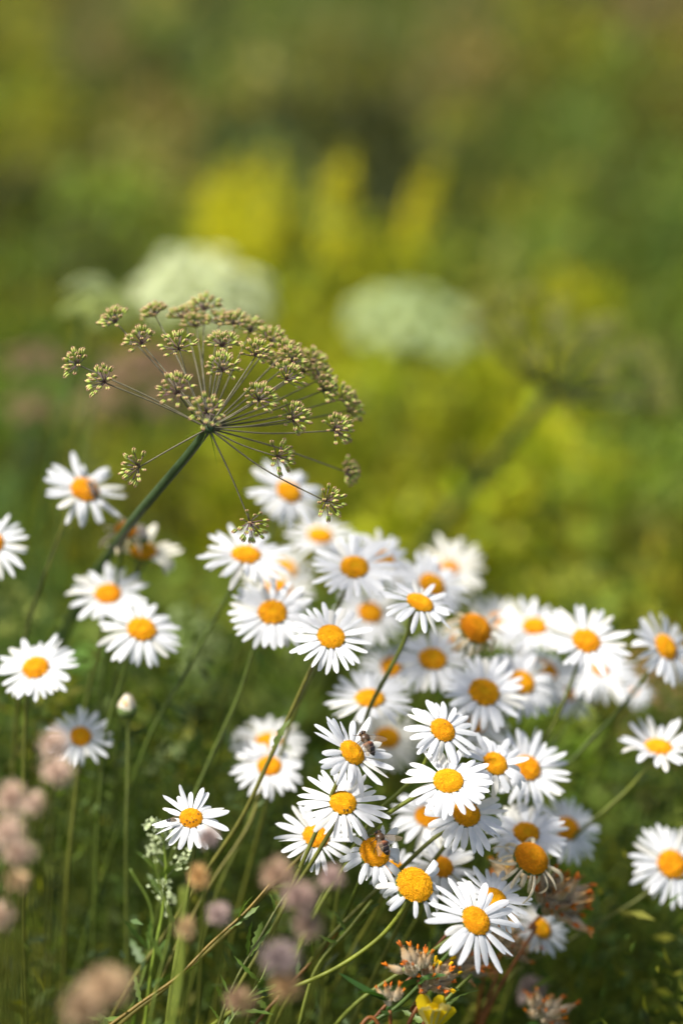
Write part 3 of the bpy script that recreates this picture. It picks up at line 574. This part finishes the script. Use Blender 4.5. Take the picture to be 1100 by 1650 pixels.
def woolly_calyx(parent, base, p, d, L, W, r, floret='orange', fs=1.0, wool=(.62, .56, .42)):
    """inflated hairy calyx with a withered floret at its mouth"""
    M = frame(d); mb = MB(); n = 9; cs = 10; v = []
    prof = [.35, .7, .95, 1.0, .95, .8, .6, .45, .38]
    bx, by = r.uniform(-.2, .2), r.uniform(-.2, .2)
    for i in range(n):
        t = i / (n - 1); q = prof[i] * W
        for j in range(cs):
            a = 2 * math.pi * j / cs; v.append([q * math.cos(a) * (1 + .06 * (j % 2)) + bx * L * t * t, q * math.sin(a) * .8 + by * L * t * t, t * L])
    f = [(i * cs + j, i * cs + (j + 1) % cs, (i + 1) * cs + (j + 1) % cs, (i + 1) * cs + j) for i in range(n - 1) for j in range(cs)]
    c = np.repeat(np.array([[1 - .2 * (i / 8) + 0, 1 - .45 * (i / 8), 1 - .7 * (i / 8)] for i in range(n)]), cs, 0) * np.array(wool) * r.uniform(.7, 1.15)
    mb.add(np.array(v) @ M + p, f, 0, c)
    for k in range(150):   # wool
        i = r.randint(0, n * cs - 1); s = np.array(v[i]); o = nrm(np.array([s[0] - bx * L * (s[2] / L) ** 2, s[1] - by * L * (s[2] / L) ** 2, r.uniform(0, .8) * W]) + 1e-9) * r.uniform(.0006, .0018)
        e = s + o; w_ = np.array([-o[1], o[0], 0]) * .06 + np.array([0, 0, 1e-5])
        mb.add(np.array([s - w_, s + w_, e]) @ M + p, [(0, 1, 2)], 0, np.array(wool) * 1.5)
    cal = mb.build('calyx', M_fluff, parent, base)
    tip = p + (np.array([bx * L, by * L, L]) @ M); cols = {'orange': (.80, .26, .02), 'yellow': (.85, .55, .01), 'brown': (.55, .27, .08), 'red': (.72, .20, .03)}[floret]
    mb = MB()
    for k in range(4):
        dd = nrm(M[2] + M[0] * (bx + r.uniform(-.5, .5)) + M[1] * (by + r.uniform(-.5, .5))); l = L * r.uniform(.3, .55); Mk = frame(dd)
        ellips(mb, tip + dd * l * .35, Mk, (W * .22 * (1.9 if floret == 'yellow' else 1), W * .17 * (1.6 if floret == 'yellow' else 1), l * .5), 7, 6, 0, np.array(cols) * r.uniform(.6, 1.3))
    mb.build('floret', M_flor, cal, base)
def vetch_head(px, py, d, rpx, n, florets, label, axis=(0, 0, 1), seed=1, leaves=4, spread=1.1, path=None, wool=(.64, .58, .42), lv=(1, 1, 1)):
    r = random.Random(seed); c = P(px, py, d); ax = nrm(UP * axis[2] + R_ * axis[0] - FW * axis[1]); Rw = rpx * .9 * d / F; low = c - ax * Rw * .55
    pts = to_ground([low, low - ax * .02] + ([P(x, y, d + .004) for x, y in path] if path else [])); base = pts[-1].copy()
    root = empty('kidney_vetch', base); tag(root, label, 'wildflower', 'kidney vetch heads at the foot of the daisy clump')
    mb = MB(); tube(mb, smooth_path(pts, 8 * len(pts)), .0011, .0015, 7, 0, (2.0, .55, .6)); mb.build('stem', M_stem, root, base)
    wool = np.array(wool) * (.82, .82, .78); n = int(n * 1.7); M = frame(ax); ga = math.pi * (3 - math.sqrt(5))
    for i in range(n):
        q = math.sqrt((i + .5) / n); th = q * spread + r.uniform(-.12, .12); a = i * ga + seed
        dl = np.array([math.sin(th) * math.cos(a), math.sin(th) * math.sin(a), math.cos(th)]) @ M
        L = Rw * r.uniform(.42, .72); woolly_calyx(root, base, low + dl * Rw * r.uniform(.15, .7), nrm(dl + ax * .25 + np.array([r.uniform(-.3, .3) for _ in range(3)])), L, L * .26, r, florets[i % len(florets)], wool)
    for k in range(leaves):
        a = k * 2 * math.pi / leaves + r.uniform(-.4, .4); dl = np.array([math.cos(a), math.sin(a), r.uniform(-.1, .5)]) @ M
        mb = MB(); small_leaf(mb, low - ax * .001, nrm(dl), Rw * r.uniform(.9, 1.5), Rw * .14, 0, np.array((.6, .9, .9)) * np.array(lv)); mb.build('leaf', M_leaf, root, base)
    return root, base, low
rnd = random.Random(5)
o1 = vetch_head(668, 1556, 1.375, 48, 9, ['orange', 'red', 'orange', 'brown'], 'sharp kidney vetch head, woolly cream pods tipped rusty orange, left of the slanting stem', (-.25, .1, 1), 1, 4, .95, [(675, 1620), (650, 1670)])
o2 = vetch_head(628, 1608, 1.37, 42, 4, ['orange', 'red'], 'small four-podded kidney vetch head between dark narrow leaves', (.0, .1, 1), 2, 3, .75, [(600, 1640), (570, 1670)])
vetch_head(704, 1572, 1.385, 48, 15, ['yellow', 'orange', 'yellow', 'orange', 'red'], 'kidney vetch head with yellow and orange florets right of the slanting dark stem', (.45, .35, .7), 3, 3, 1.3, [(690, 1630), (670, 1680)])
vetch_head(752, 1545, 1.46, 52, 14, ['red', 'brown', 'orange'], 'blurred rusty kidney vetch head under the nearest big daisy', (.6, .3, .6), 4, 2, 1.4, [(720, 1600), (690, 1680)], (.62, .40, .22))
vetch_head(905, 1440, 1.475, 62, 26, ['red', 'orange', 'brown'], 'large dried rusty kidney vetch head behind the withered daisy', (.5, .3, .6), 5, 3, 1.5, [(860, 1500), (800, 1600)], (.66, .44, .24))
vetch_head(828, 1512, 1.50, 48, 16, ['red', 'brown', 'red'], 'blurred reddish kidney vetch head between the nearest daisy and the small one at its right', (.4, .3, .6), 6, 2, 1.4, [(800, 1570), (770, 1660)], (.6, .38, .22))
vetch_head(882, 1625, 1.47, 50, 15, ['brown', 'orange', 'red'], 'brownish kidney vetch head at the bottom edge right of the clump', (.4, .2, .8), 7, 3, 1.3, [(850, 1680)], (.60, .46, .32))
vetch_head(818, 1395, 1.50, 45, 12, ['yellow', 'brown', 'orange'], 'kidney vetch head blurred between lower daisies, left of the withered one', (.1, .2, .9), 9, 2, 1.3, [(800, 1450), (780, 1560)], (.6, .45, .26))
# long dark leaf beside the small head
mb = MB(); c = P(622, 1612, 1.37); small_leaf(mb, c, nrm(-R_ * .92 + UP * .38), .031, .0030, 0, (.45, .75, .7)); small_leaf(mb, c + R_ * .001, nrm(-R_ * .75 + UP * .52 - FW * .3), .021, .0026, 0, (.5, .8, .7))
mb.build('leaf', M_leaf, o2[0], o2[1])
# yellow flower at the bottom edge
def yellow_vetch(px, py, d):
    r = random.Random(3); c = P(px, py, d); base = to_ground([c, c - UP * .03])[-1]
    root = empty('yellow_vetchling', base); tag(root, 'bright yellow pea-like flower cut by the bottom edge of the picture', 'wildflower')
    mb = MB(); tube(mb, smooth_path(to_ground([c, c - UP * .03]), 30), .0011, .0013, 6); mb.build('stem', M_stem, root, base)
    for k in range(13):
        a = r.uniform(-.75, .75); b = r.uniform(-.8, .3); dd = nrm(UP * math.cos(a) + R_ * math.sin(a) - FW * (.45 + b)); Mk = frame(dd); L = .0185 * r.uniform(.75, 1.15)
        v = []; n = 8
        for i in range(n):
            t = i / (n - 1); wv = .0042 * math.sin(.35 + t * 1.9) ** .8
            for u in (-1, -.5, 0, .5, 1): v.append([wv * u, wv * .9 * u * u - .004 * t * t + .0007 * math.cos(u * 5), L * t * (1 - .12 * u * u)])
        mb = MB(); mb.add(np.array(v) @ Mk + c, grid_faces(n, 5), 0, np.array([.88, .66, .015] if k % 3 else [.75, .68, .22]) * r.uniform(.85, 1.05)); mb.build('petal', M_flor, root, base)
yellow_vetch(697, 1658, 1.375)

# ---- pinkish dry heads, blurred in front of and behind the clump
def dry_head(px, py, d, rx, ry, label, col, tilt=0.0, seed=1, nf=230, group='faded pinkish clover heads at the lower left'):
    r = random.Random(seed); c = P(px, py, d); Rx, Ry = rx * d / F, ry * d / F; ax = nrm(UP + R_ * tilt - FW * .15); M = frame(ax)
    pts = to_ground([c - ax * Ry * .8, c - ax * (Ry + .02) + np.array([0, .004, 0])]); base = pts[-1].copy()
    root = empty('clover_head', base); tag(root, label, 'wildflower', group)
    mb = MB(); tube(mb, smooth_path(pts, 6 * len(pts)), .0007, .001, 6, 0, (1.0, .9, .7)); mb.build('stem', M_stem, root, base)
    mb = MB(); col = np.array(col); ga = math.pi * (3 - math.sqrt(5))
    ellips(mb, c - ax * Ry * .3, M, (Rx * .3, Rx * .3, Ry * .35), 10, 8, 0, col * .8)
    for i in range(nf):
        z = 1 - 1.8 * (i + .5) / nf; q = math.sqrt(max(0, 1 - z * z)); a = i * ga
        dl = np.array([q * math.cos(a), q * math.sin(a), z]); s = np.array([Rx, Rx, Ry]) * dl; o = nrm(dl + np.array([0, 0, .7]))
        e = s * r.uniform(.55, 1.45) + o * Rx * .3; b0 = s * .5; wv = nrm(np.cross(o, dl + .3)) * Rx * .09
        mid = (b0 + e) / 2 + dl * Rx * .1
        k = r.uniform(.7, 1.25); tipc = np.clip(col * np.array([1.2, 1.15, 1.1]) * k, 0, .85)
        mb.add(np.array([b0 - wv, b0 + wv, mid + wv * 1.3, e, mid - wv * 1.3]) @ M + c, [(0, 1, 2, 4), (4, 2, 3)], 0, np.array([col * k, col * k, tipc, tipc, tipc]))
    mb.build('flower_head', M_fluff, root, base)
PKC = (.72, .58, .48); TN = (.70, .55, .36); OR = (.74, .52, .24)
HD = [(88,1203,1.27,27,32,PKC,'pinkish head just under the small low-left daisy',.1),(93,1245,1.25,27,26,PKC,'pinkish head touching the one under the low-left daisy from below',.4),
 (20,1287,1.24,26,30,PKC,'pinkish head at the left edge, upper one of a pair level with each other',0),(57,1296,1.27,20,24,PKC,'pinkish head right of the left-edge pair',.2),
 (14,1345,1.22,28,30,PKC,'greyish-pink head at the left edge below the level pair',.1),(28,1376,1.25,24,22,PKC,'pinkish head in the middle of the left-edge column',.3),(50,1374,1.28,16,18,(.55,.46,.38),'pale small head right of the left-edge column',0),
 (28,1420,1.27,22,20,TN,'tan head low in the left-edge column',.1),(3,1478,1.26,22,26,PKC,'head half cut by the left edge near the bottom',0),
 (172,1592,1.18,44,38,(.66,.50,.32),'large tan head very blurred near the bottom left',.2),(138,1625,1.17,38,36,(.60,.46,.30),'large tan head beside and below the other very blurred one',-.1),
 (322,1414,1.31,18,25,OR,'orange-yellow withered head under the small sharp daisy',-.35),(300,1497,1.29,17,23,(.62,.46,.26),'orange-tan head on the pale stalk below the orange-yellow one',.05),
 (352,1474,1.30,21,21,(.52,.42,.40),'round pink-white head right of the orange-tan one',.0),(336,1352,1.34,18,20,(.5,.42,.40),'pale pink head behind the right side of the small sharp daisy',.1),
 (448,1408,1.25,30,24,(.52,.38,.28),'pinkish-tan head at the upper left of the central blurred group',-.4),(484,1448,1.24,34,28,(.48,.36,.32),'pinkish head in the middle of the central blurred group',.6),(497,1492,1.25,24,30,(.56,.44,.36),'cream-pink head at the lower right of the central blurred group',-.5),
 (535,1416,1.28,22,22,(.5,.38,.35),'pinkish head at the right of the central blurred group',.2),(452,1546,1.24,32,30,(.46,.38,.38),'greyish-pink head above the tan one at the bottom centre',.1),(462,1590,1.24,26,25,(.62,.44,.24),'tan head below the greyish-pink one at the bottom centre',.0),
 (388,1614,1.27,28,22,(.48,.34,.22),'brownish head at the bottom left of the bottom-centre pair',.0),(858,1600,1.56,26,34,(.50,.42,.40),'pale pinkish head behind the bottom-right vetch',.0),(800,1440,1.6,20,20,(.5,.4,.4),'pale head deep between the lowest daisies',.0)]
for i, (x, y, d, rx, ry, c, lb, tl) in enumerate(HD): dry_head(x, y, d - (.055 if d < 1.5 else 0), rx * .72, ry * .74, lb, np.array(c) * (.80, .77, .74) * (.85 if y > 1500 else 1), tl, 100 + i, nf=110 + 40 * (i % 3))
# ---- pale bedstraw sprays
def bedstraw(pts_px, d, clusters, label, col=(.55, .62, .34), seed=1, n=26, stalk=(1.6, 1.8, 1.1), sr=.0009, sc_=1.0):
    r = random.Random(seed); pts = to_ground([P(x, y, d) for x, y in pts_px]); base = pts[-1].copy()
    root = empty('bedstraw_spray', base); tag(root, label, 'wildflower', 'pale bedstraw sprays among the stems')
    mb = MB(); sp = smooth_path(pts, 8 * len(pts)); tube(mb, sp, sr, sr * 1.7, 6, 0, stalk); mb.build('stem', M_stem, root, base)
    for (x, y, rp) in clusters:
        c = P(x, y, d + r.uniform(-.02, .02)); i = int(np.argmin(np.linalg.norm(sp - (c - UP * .006), axis=1))); Rw = rp * d / F; mb = MB()
        tube(mb, [sp[min(len(sp) - 1, i + 2)], c], .0004, .0003, 5, 0, np.array(stalk) * .1)
        for k in range(n):
            o = np.array([r.gauss(0, .5), r.gauss(0, .5), r.gauss(0, .42)]) * Rw; e = c + o; 
            tube(mb, [c - UP * Rw * .5, e], .00022, .0002, 3, 0, (.14, .17, .04))
            Mk = frame([r.uniform(-1, 1), r.uniform(-1, .2), r.uniform(.2, 1)]); s = .0014 * r.uniform(.8, 1.3) * sc_; cc = np.array(col) * r.uniform(.8, 1.2)
            for q in range(4):
                a = q * math.pi / 2; u = np.array([math.cos(a), math.sin(a), .15]); w_ = np.array([-u[1], u[0], 0]) * .45
                mb.add((np.array([[0, 0, 0], u * .6 + w_, u * 1.1, u * .6 - w_]) * s) @ Mk + e, [(0, 1, 2, 3)], 0, cc)
        mb.build('flower_cluster', M_flor, root, base)
bedstraw([(262,1340),(268,1400),(262,1470),(245,1560)], 1.45, [(243,1328,16),(262,1352,20),(290,1385,18),(262,1425,17),(275,1452,16),(245,1372,12)], 'pale greenish bedstraw spray left of and below the small sharp daisy', seed=3)
bedstraw([(300,960),(305,1040),(290,1120),(270,1240)], 1.72, [(318,1000,30),(300,1035,26),(340,1045,26),(312,1075,24),(285,990,18)], 'blurred pale green spray left of the big left daisy of the clump', (.34,.42,.16), 4, 26, sc_=1.5)
bedstraw([(285,1205),(275,1260),(265,1340)], 1.62, [(292,1210,20),(268,1218,14),(245,1240,16)], 'small blurred pale green spray above the small sharp daisy', (.42,.5,.2), 5, 22, sc_=1.3)
bedstraw([(30,965),(35,1050),(30,1150)], 1.75, [(20,960,26),(48,985,22),(20,1010,22)], 'yellow-green spray between the two left-edge daisies', (.32,.36,.08), 6, 22, sc_=1.5)
bedstraw([(935,930),(930,1000),(920,1100)], 1.95, [(930,930,26),(955,950,20),(905,945,18)], 'tiny yellow-green spray above the right shoulder of the clump', (.36,.38,.04), 7, 20, sc_=1.6)
# pale thick stalk out of focus
def stalk(name, path, d0, d1, r0, r1, col, label, cat, leaves=0, group=None, seed=1, lsize=1.0, lcol=(1.2, 1.2, 1)):
    r = random.Random(seed); global rnd; rnd = r; n = len(path)
    pts = to_ground([P(x, y, d0 + (d1 - d0) * i / (n - 1)) for i, (x, y) in enumerate(path)]); base = pts[-1].copy()
    root = empty(name, base); tag(root, label, cat, group)
    mb = MB(); sp = smooth_path(pts, 12 * len(pts)); tube(mb, sp, r0, r1, 9, 0, col, ridge=.05); mb.build('stem', M_stem, root, base)
    for k in range(leaves):
        i = int(len(sp) * r.uniform(.04, .55)) + 1; tg = nrm(sp[i] - sp[i - 1]); mb = MB()
        small_leaf(mb, sp[i], nrm(-tg * r.uniform(.2, .9) + R_ * r.uniform(-1, 1) + UP * r.uniform(-.2, .6) - FW * r.uniform(-.4, .6)), r.uniform(.010, .024) * lsize, r.uniform(.0011, .0020) * lsize, 4, np.array(lcol) * r.uniform(.7, 1.3)); mb.build('leaf', M_leaf, root, base)
    return root
GS = 'leafy stalks leaning through the foot of the clump'
stalk('leafy_stalk', [(297,1430),(293,1510),(288,1580),(276,1660)], 1.25, 1.24, .0016, .0022, (2.2,2.2,1.6), 'pale thick green stalk standing blurred under the small sharp daisy', 'stalk')
stalk('leafy_stalk', [(435,1425),(395,1470),(340,1520),(285,1575),(215,1625),(150,1680)], 1.405, 1.38, .0008, .0013, (1.9,1.0,.6), 'sharp reddish-brown stalk with small ragged leaves running to the bottom left', 'stalk', 14, GS, 2)
stalk('leafy_stalk', [(500,1400),(455,1450),(420,1510),(380,1580),(350,1660)], 1.42, 1.40, .0008, .0012, (.9,.8,.7), 'dark thin stalk with narrow leaves left of the bottom-centre pinkish heads', 'stalk', 10, GS, 3)
stalk('leafy_stalk', [(600,1450),(560,1500),(510,1560),(480,1660)], 1.43, 1.42, .0011, .0014, (1.5,1.4,.9), 'yellow-green stalk running parallel to the arched light stem', 'stalk', 8, GS, 4)
stalk('leafy_stalk', [(250,1380),(262,1440),(275,1490),(255,1580),(240,1660)], 1.33, 1.32, .0006, .0010, (1.1,1.2,.7), 'thin green sprig with side leaves left of the pale thick stalk', 'stalk', 12, GS, 5, .9, (1.1,1.15,.8))
stalk('leafy_stalk', [(440,1530),(420,1580),(390,1620),(360,1670)], 1.40, 1.39, .0006, .0010, (1.1,1.2,.8), 'low sprig with lobed green leaves right of the reddish-brown stalk', 'stalk', 14, GS, 6, 1.0, (1.0,1.1,.8))
stalk('leafy_stalk', [(720,1505),(690,1540),(640,1600),(585,1665)], 1.43, 1.42, .0010, .0013, (2.0,.55,.75), 'purplish-red stalk behind the vetch heads at the bottom', 'stalk', 5, GS, 7)
stalk('leafy_stalk', [(560,1480),(520,1530),(455,1600),(400,1670)], 1.44, 1.43, .0009, .0013, (1.8,.7,.6), 'reddish stalk passing behind the arched light green stem', 'stalk', 8, GS, 8)
stalk('leafy_stalk', [(210,1400),(245,1470),(235,1560),(200,1660)], 1.47, 1.46, .0007, .0011, (1,1.2,.7), 'blurred green sprig between the bottom-left heads and the pale stalk', 'stalk', 12, GS, 9, 1.3, (1,1.2,1))
stalk('leafy_stalk', [(420,1230),(405,1320),(330,1440),(250,1600)], 1.50, 1.46, .0008, .0012, (1.5,1.1,.6), 'brown stalk without flower left of the two foot daisies', 'stalk', 6, GS, 10)
stalk('leafy_stalk', [(760,1570),(720,1610),(680,1660)], 1.42, 1.41, .0011, .0013, (1.4,1.4,.9), 'short green stalk right of the yellow and orange vetch head', 'stalk', 6, GS, 11, 1.1)

# ---------------------------------------------------------------- meadow
rng = np.random.default_rng(4)
PAL = {'G': (.12, .17, .024), 'B': (.11, .17, .06), 'Y': (.31, .33, .012), 'O': (.22, .22, .018), 'T': (.38, .30, .10), 'L': (.40, .38, .10), 'D': (.042, .050, .012), 'P': (.28, .19, .09), 'g': (.085, .14, .02), 'S': (.21, .27, .028)}
def leaves_mesh(name, cen, dirs, L, W, col, matl, label, cat='meadow'):
    """one quad-pair leaf per row: kept together as one uncountable mass"""
    n = len(cen); dirs = dirs / np.linalg.norm(dirs, axis=1, keepdims=True)
    sv = np.cross(dirs, rng.normal(size=(n, 3))); sv /= np.linalg.norm(sv, axis=1, keepdims=True)
    nv = np.cross(sv, dirs); L = L[:, None]; W = W[:, None]
    p0 = cen; p1 = cen + dirs * L * .5 + sv * W + nv * L * .06; p2 = cen + dirs * L * .5 - sv * W + nv * L * .06; p3 = cen + dirs * L - nv * L * .08
    v = np.stack([p0, p1, p3, p2], 1).reshape(-1, 3); f = np.arange(4 * n).reshape(n, 4)
    me = bpy.data.meshes.new(name); me.vertices.add(4 * n); me.vertices.foreach_set('co', v.ravel())
    me.loops.add(4 * n); me.loops.foreach_set('vertex_index', f.ravel()); me.polygons.add(n)
    me.polygons.foreach_set('loop_start', np.arange(0, 4 * n, 4)); me.polygons.foreach_set('loop_total', np.full(n, 4))
    me.materials.append(matl)
    ca = me.color_attributes.new('tint', 'FLOAT_COLOR', 'POINT'); c4 = np.ones((4 * n, 4)); c4[:, :3] = np.repeat(col, 4, 0); ca.data.foreach_set('color', c4.ravel())
    me.update(calc_edges=True); me.validate()
    o = bpy.data.objects.new(name, me); sc.collection.objects.link(o); tag(o, label, cat, kind='stuff'); return o
def sph(n, up=0.3):
    d = rng.normal(size=(n, 3)); d[:, 2] = d[:, 2] * .7 + up; return d
ROWS = [
 (-60, 3.75, 'OTLGGGGTOOT'), (20, 3.65, 'OTGGGLGTOOT'), (90, 3.55, 'OGDGLOTTOGO'), (160, 3.45, 'YOTDDDDOGGO'), (235, 3.3, 'OOLDBDDGGGG'), (310, 3.15, 'DGGYYDDGOGG'),
 (390, 3.0, 'GDGYYYYGGGg'), (470, 2.85, 'YDgYYYYGYYG'), (550, 2.7, 'gODOYYYYYSG'), (630, 2.55, 'gDgOYSYYYSG'), (710, 2.42, 'DOYYYYYYYYG'), (790, 2.3, 'gOOYYYYYYSS'), (870, 2.2, 'gOGOOSYYSSO'),
 (950, 2.08, 'gGGGGGGSYSO'), (1040, 1.98, 'gGGGgGGGGGP'), (1140, 1.95, 'ggGGGGgGGSG'), (1240, 1.92, 'gGGGggGgSGG'), (1350, 1.90, 'gDggggggGGG'), (1460, 1.88, 'DDggggggGGg'), (1570, 1.86, 'DDDgggggGGg')]
cen = []; col = []; Ls = []; Ws = []; dr = []
for py, d, s in ROWS:
    for i in range(-3, 14):
        ch = s[min(10, max(0, i))]; px = 50 + 100 * i
        for k in range(3):
            cx, cy = px + rng.uniform(-50, 50), py + rng.uniform(-30, 40); dd = d + rng.uniform(-.08, .08)
            top = P(cx, cy, dd); gz = float(ground_z(top[0], top[1])); H = max(.05, top[2] - gz)
            n = 55 if d > 2.2 else 45
            r = np.abs(rng.normal(size=n)) * .034; a = rng.uniform(0, 6.28, n)
            z = top[2] - np.minimum(H, rng.exponential(.07, n)) + rng.normal(size=n) * .012
            c = np.stack([top[0] + r * np.cos(a) * 1.3, top[1] + r * np.sin(a), np.maximum(z, gz)], 1)
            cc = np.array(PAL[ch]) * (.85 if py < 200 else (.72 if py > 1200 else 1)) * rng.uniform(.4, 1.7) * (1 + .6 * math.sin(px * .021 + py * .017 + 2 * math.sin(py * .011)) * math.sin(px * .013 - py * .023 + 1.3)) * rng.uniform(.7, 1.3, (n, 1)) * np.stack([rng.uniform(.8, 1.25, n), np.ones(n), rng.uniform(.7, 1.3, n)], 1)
            cen.append(c); col.append(cc); dr.append(sph(n, .5)); Ls.append(rng.uniform(.012, .034, n)); Ws.append(rng.uniform(.003, .008, n))
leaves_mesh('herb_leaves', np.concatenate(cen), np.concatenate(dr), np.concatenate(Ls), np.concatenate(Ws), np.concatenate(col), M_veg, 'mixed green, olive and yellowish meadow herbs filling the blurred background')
# leafy undergrowth closer in, between the stems
cen = []; col = []; dr = []; Ls = []; Ws = []
for k in range(420):
    cx, cy = rng.uniform(-120, 1220), rng.uniform(1120, 1750); dd = rng.uniform(1.56, 1.86) - max(0, cy - 1400) * .0003
    if 480 < cx < 1000 and cy < 1300: continue
    top = P(cx, cy, dd)
    if top[2] < .02: continue
    n = 34; q = rng.uniform(.008, .028); o = rng.normal(size=(n, 3)) * q * np.array([1, 1, 1.6])
    c = top + o; c[:, 2] = np.maximum(c[:, 2], .004); cen.append(c)
    kk = PAL['SGGgBgO'[k % 7]]; col.append(np.array(kk) * rng.uniform(.35, 1.1) * rng.uniform(.6, 1.3, (n, 1))); dr.append(sph(n, .4) + rng.normal(size=3) * .6); Ls.append(rng.uniform(.006, .020, n)); Ws.append(rng.uniform(.0008, .0028, n))
    m_ = 14; zz = np.linspace(0, 1, m_)[:, None]; foot = np.array([top[0] - .03, top[1], 0]); cen.append(foot * (1 - zz) + top * zz); col.append(np.tile(np.array(PAL['G']) * .7, (m_, 1))); dr.append(np.tile(top - foot, (m_, 1)) + rng.normal(size=(m_, 3)) * .004); Ls.append(np.full(m_, np.linalg.norm(top - foot) / m_ * 1.3)); Ws.append(np.full(m_, .0008))
leaves_mesh('undergrowth', np.concatenate(cen), np.concatenate(dr), np.concatenate(Ls), np.concatenate(Ws), np.concatenate(col), M_veg, 'tangled small green leaves and thin stalks low among the daisy stems', 'undergrowth')
# grass: thin blades from the ground up
def grass(name, n, x0, x1, y0, y1, h0, h1, wd, cols, label, lean=.3):
    x = rng.uniform(x0, x1, n); y = rng.uniform(y0, y1, n)
    z = ground_z(x, y); h = rng.uniform(h0, h1, n); a = rng.normal(size=(n, 2)) * lean * .6; a[:, 0] += lean * .5
    seg = 5; t = np.linspace(0, 1, seg); b = rng.uniform(.2, .9, n)
    ang = rng.uniform(0, 6.28, n); wv = np.stack([np.cos(ang), np.sin(ang), np.zeros(n)], 1) * wd
    V = np.zeros((n, seg, 2, 3))
    for i, tt in enumerate(t):
        c = np.stack([x + a[:, 0] * h * (tt + b * tt * tt), y + a[:, 1] * h * (tt + b * tt * tt), z + h * (tt - .18 * b * tt ** 2) - .003], 1)
        V[:, i, 0] = c - wv * (1 - tt * .93); V[:, i, 1] = c + wv * (1 - tt * .93)
    v = V.reshape(-1, 3); base = (np.arange(n) * seg * 2)[:, None, None]; q = np.array([[2 * i, 2 * i + 1, 2 * i + 3, 2 * i + 2] for i in range(seg - 1)])[None]
    f = (base + q).reshape(-1, 4); m = len(f)
    me = bpy.data.meshes.new(name); me.vertices.add(len(v)); me.vertices.foreach_set('co', v.ravel()); me.loops.add(4 * m); me.loops.foreach_set('vertex_index', f.ravel())
    me.polygons.add(m); me.polygons.foreach_set('loop_start', np.arange(0, 4 * m, 4)); me.polygons.foreach_set('loop_total', np.full(m, 4)); me.polygons.foreach_set('use_smooth', np.ones(m, bool))
    me.materials.append(M_veg); cols = np.array(cols); c = cols[rng.integers(0, len(cols), n)] * rng.uniform(.7, 1.3, (n, 1))
    ca = me.color_attributes.new('tint', 'FLOAT_COLOR', 'POINT'); c4 = np.ones((len(v), 4)); c4[:, :3] = np.repeat(c, seg * 2, 0); ca.data.foreach_set('color', c4.ravel())
    me.update(calc_edges=True); me.validate(); o = bpy.data.objects.new(name, me); sc.collection.objects.link(o); tag(o, label, 'grass', kind='stuff')
gc = [PAL['G'], PAL['g'], PAL['G'], PAL['S'], PAL['O']]
grass('grass', 4200, -.6, .6, 1.55, 2.1, .08, .22, .0012, gc, 'thin green grass standing between and behind the daisy stems', .8)
grass('grass', 2600, -.35, .4, 1.05, 1.42, .05, .17, .0011, gc, 'short fine grass at the foot of the daisies', .8)
grass('grass', 9000, -1.3, 1.3, 2.1, 3.6, .15, .42, .0022, gc + [PAL['Y'], PAL['L']], 'tall blurred grass in the background')
grass('grass', 9000, -4, 4, 3.4, 9, .2, .5, .004, [PAL['g'], PAL['D'], PAL['G'], PAL['O'], PAL['T']], 'distant meadow grass on the rising ground')
# yellow flower spikes, out of focus
def spike(px0, py0, px1, py1, d, wpx, label, seed, n=420, col=(.80, .72, .015)):
    d += .3
    r = np.random.default_rng(seed); a = P(px0, py0, d); b = P(px1, py1, d)      # a top, b lower end of the flowers
    pts = to_ground([a, (a + b) / 2, b]); base = pts[-1].copy(); root = empty('yellow_flower_spike', base); tag(root, label, 'wildflower', 'yellow flower spikes in the blurred background')
    mb = MB(); tube(mb, smooth_path(pts, 8 * len(pts)), .0012, .0025, 6, 0, (1.3, 1.3, .9)); mb.build('stem', M_stem, root, base)
    mb = MB(); W = wpx * d / F * 1.0; n = int(n * .42)
    for i in range(n):
        t = r.random() ** .8; c = a * (1 - t) + b * t; q = W * (.35 + .65 * math.sin(min(1, t * 1.3) * 1.57)) * math.sqrt(r.random()); an = r.uniform(0, 6.28)
        e = c + np.array([q * math.cos(an), q * math.sin(an), r.normal() * .004]); Mk = frame(r.normal(size=3)); s = r.uniform(.003, .0055); cc = np.array(col) * r.uniform(.65, 1.1)
        for k in range(5):
            A = k * 1.2566; u = np.array([math.cos(A), math.sin(A), .25]); w_ = np.array([-u[1], u[0], 0]) * .4
            mb.add((np.array([[0, 0, 0], u * .6 + w_, u, u * .6 - w_]) * s) @ Mk + e, [(0, 1, 2, 3)], 0, cc)
    mb.build('florets', M_flor, root, base)
    for k in range(10):
        mb = MB(); j = r.uniform(0, 1); c = b + (b - a) * j * .6; small_leaf(mb, c, nrm([r.normal(), r.normal(), .4]), .035, .0035, 0, (1.6, 1.6, 1)); mb.build('leaf', M_leaf, root, base)
spike(345,285,350,440,2.55,34,'left one of the yellow spikes standing close together above the white umbel',1)
spike(385,250,395,430,2.62,34,'middle one of the yellow spikes standing close together above the white umbel',2)
spike(432,235,430,420,2.70,30,'right one of the yellow spikes standing close together above the white umbel',3)
spike(560,240,538,340,2.6,24,'slim yellow spike alone in the upper middle',4,260)
spike(545,340,520,430,2.5,30,'dull short yellow spike below the slim one in the upper middle',5,150)
spike(702,262,652,410,2.6,26,'yellow spike leaning right, above the second white umbel',6,380)
spike(895,425,895,500,2.7,46,'left one of two broad low yellow spikes at the right',7,200)
spike(955,440,950,495,2.75,46,'right one of two broad low yellow spikes at the right',8,180)
spike(820,385,815,450,2.6,34,'faint greenish-yellow spike above the olive umbel',9,160,(.5,.52,.12))
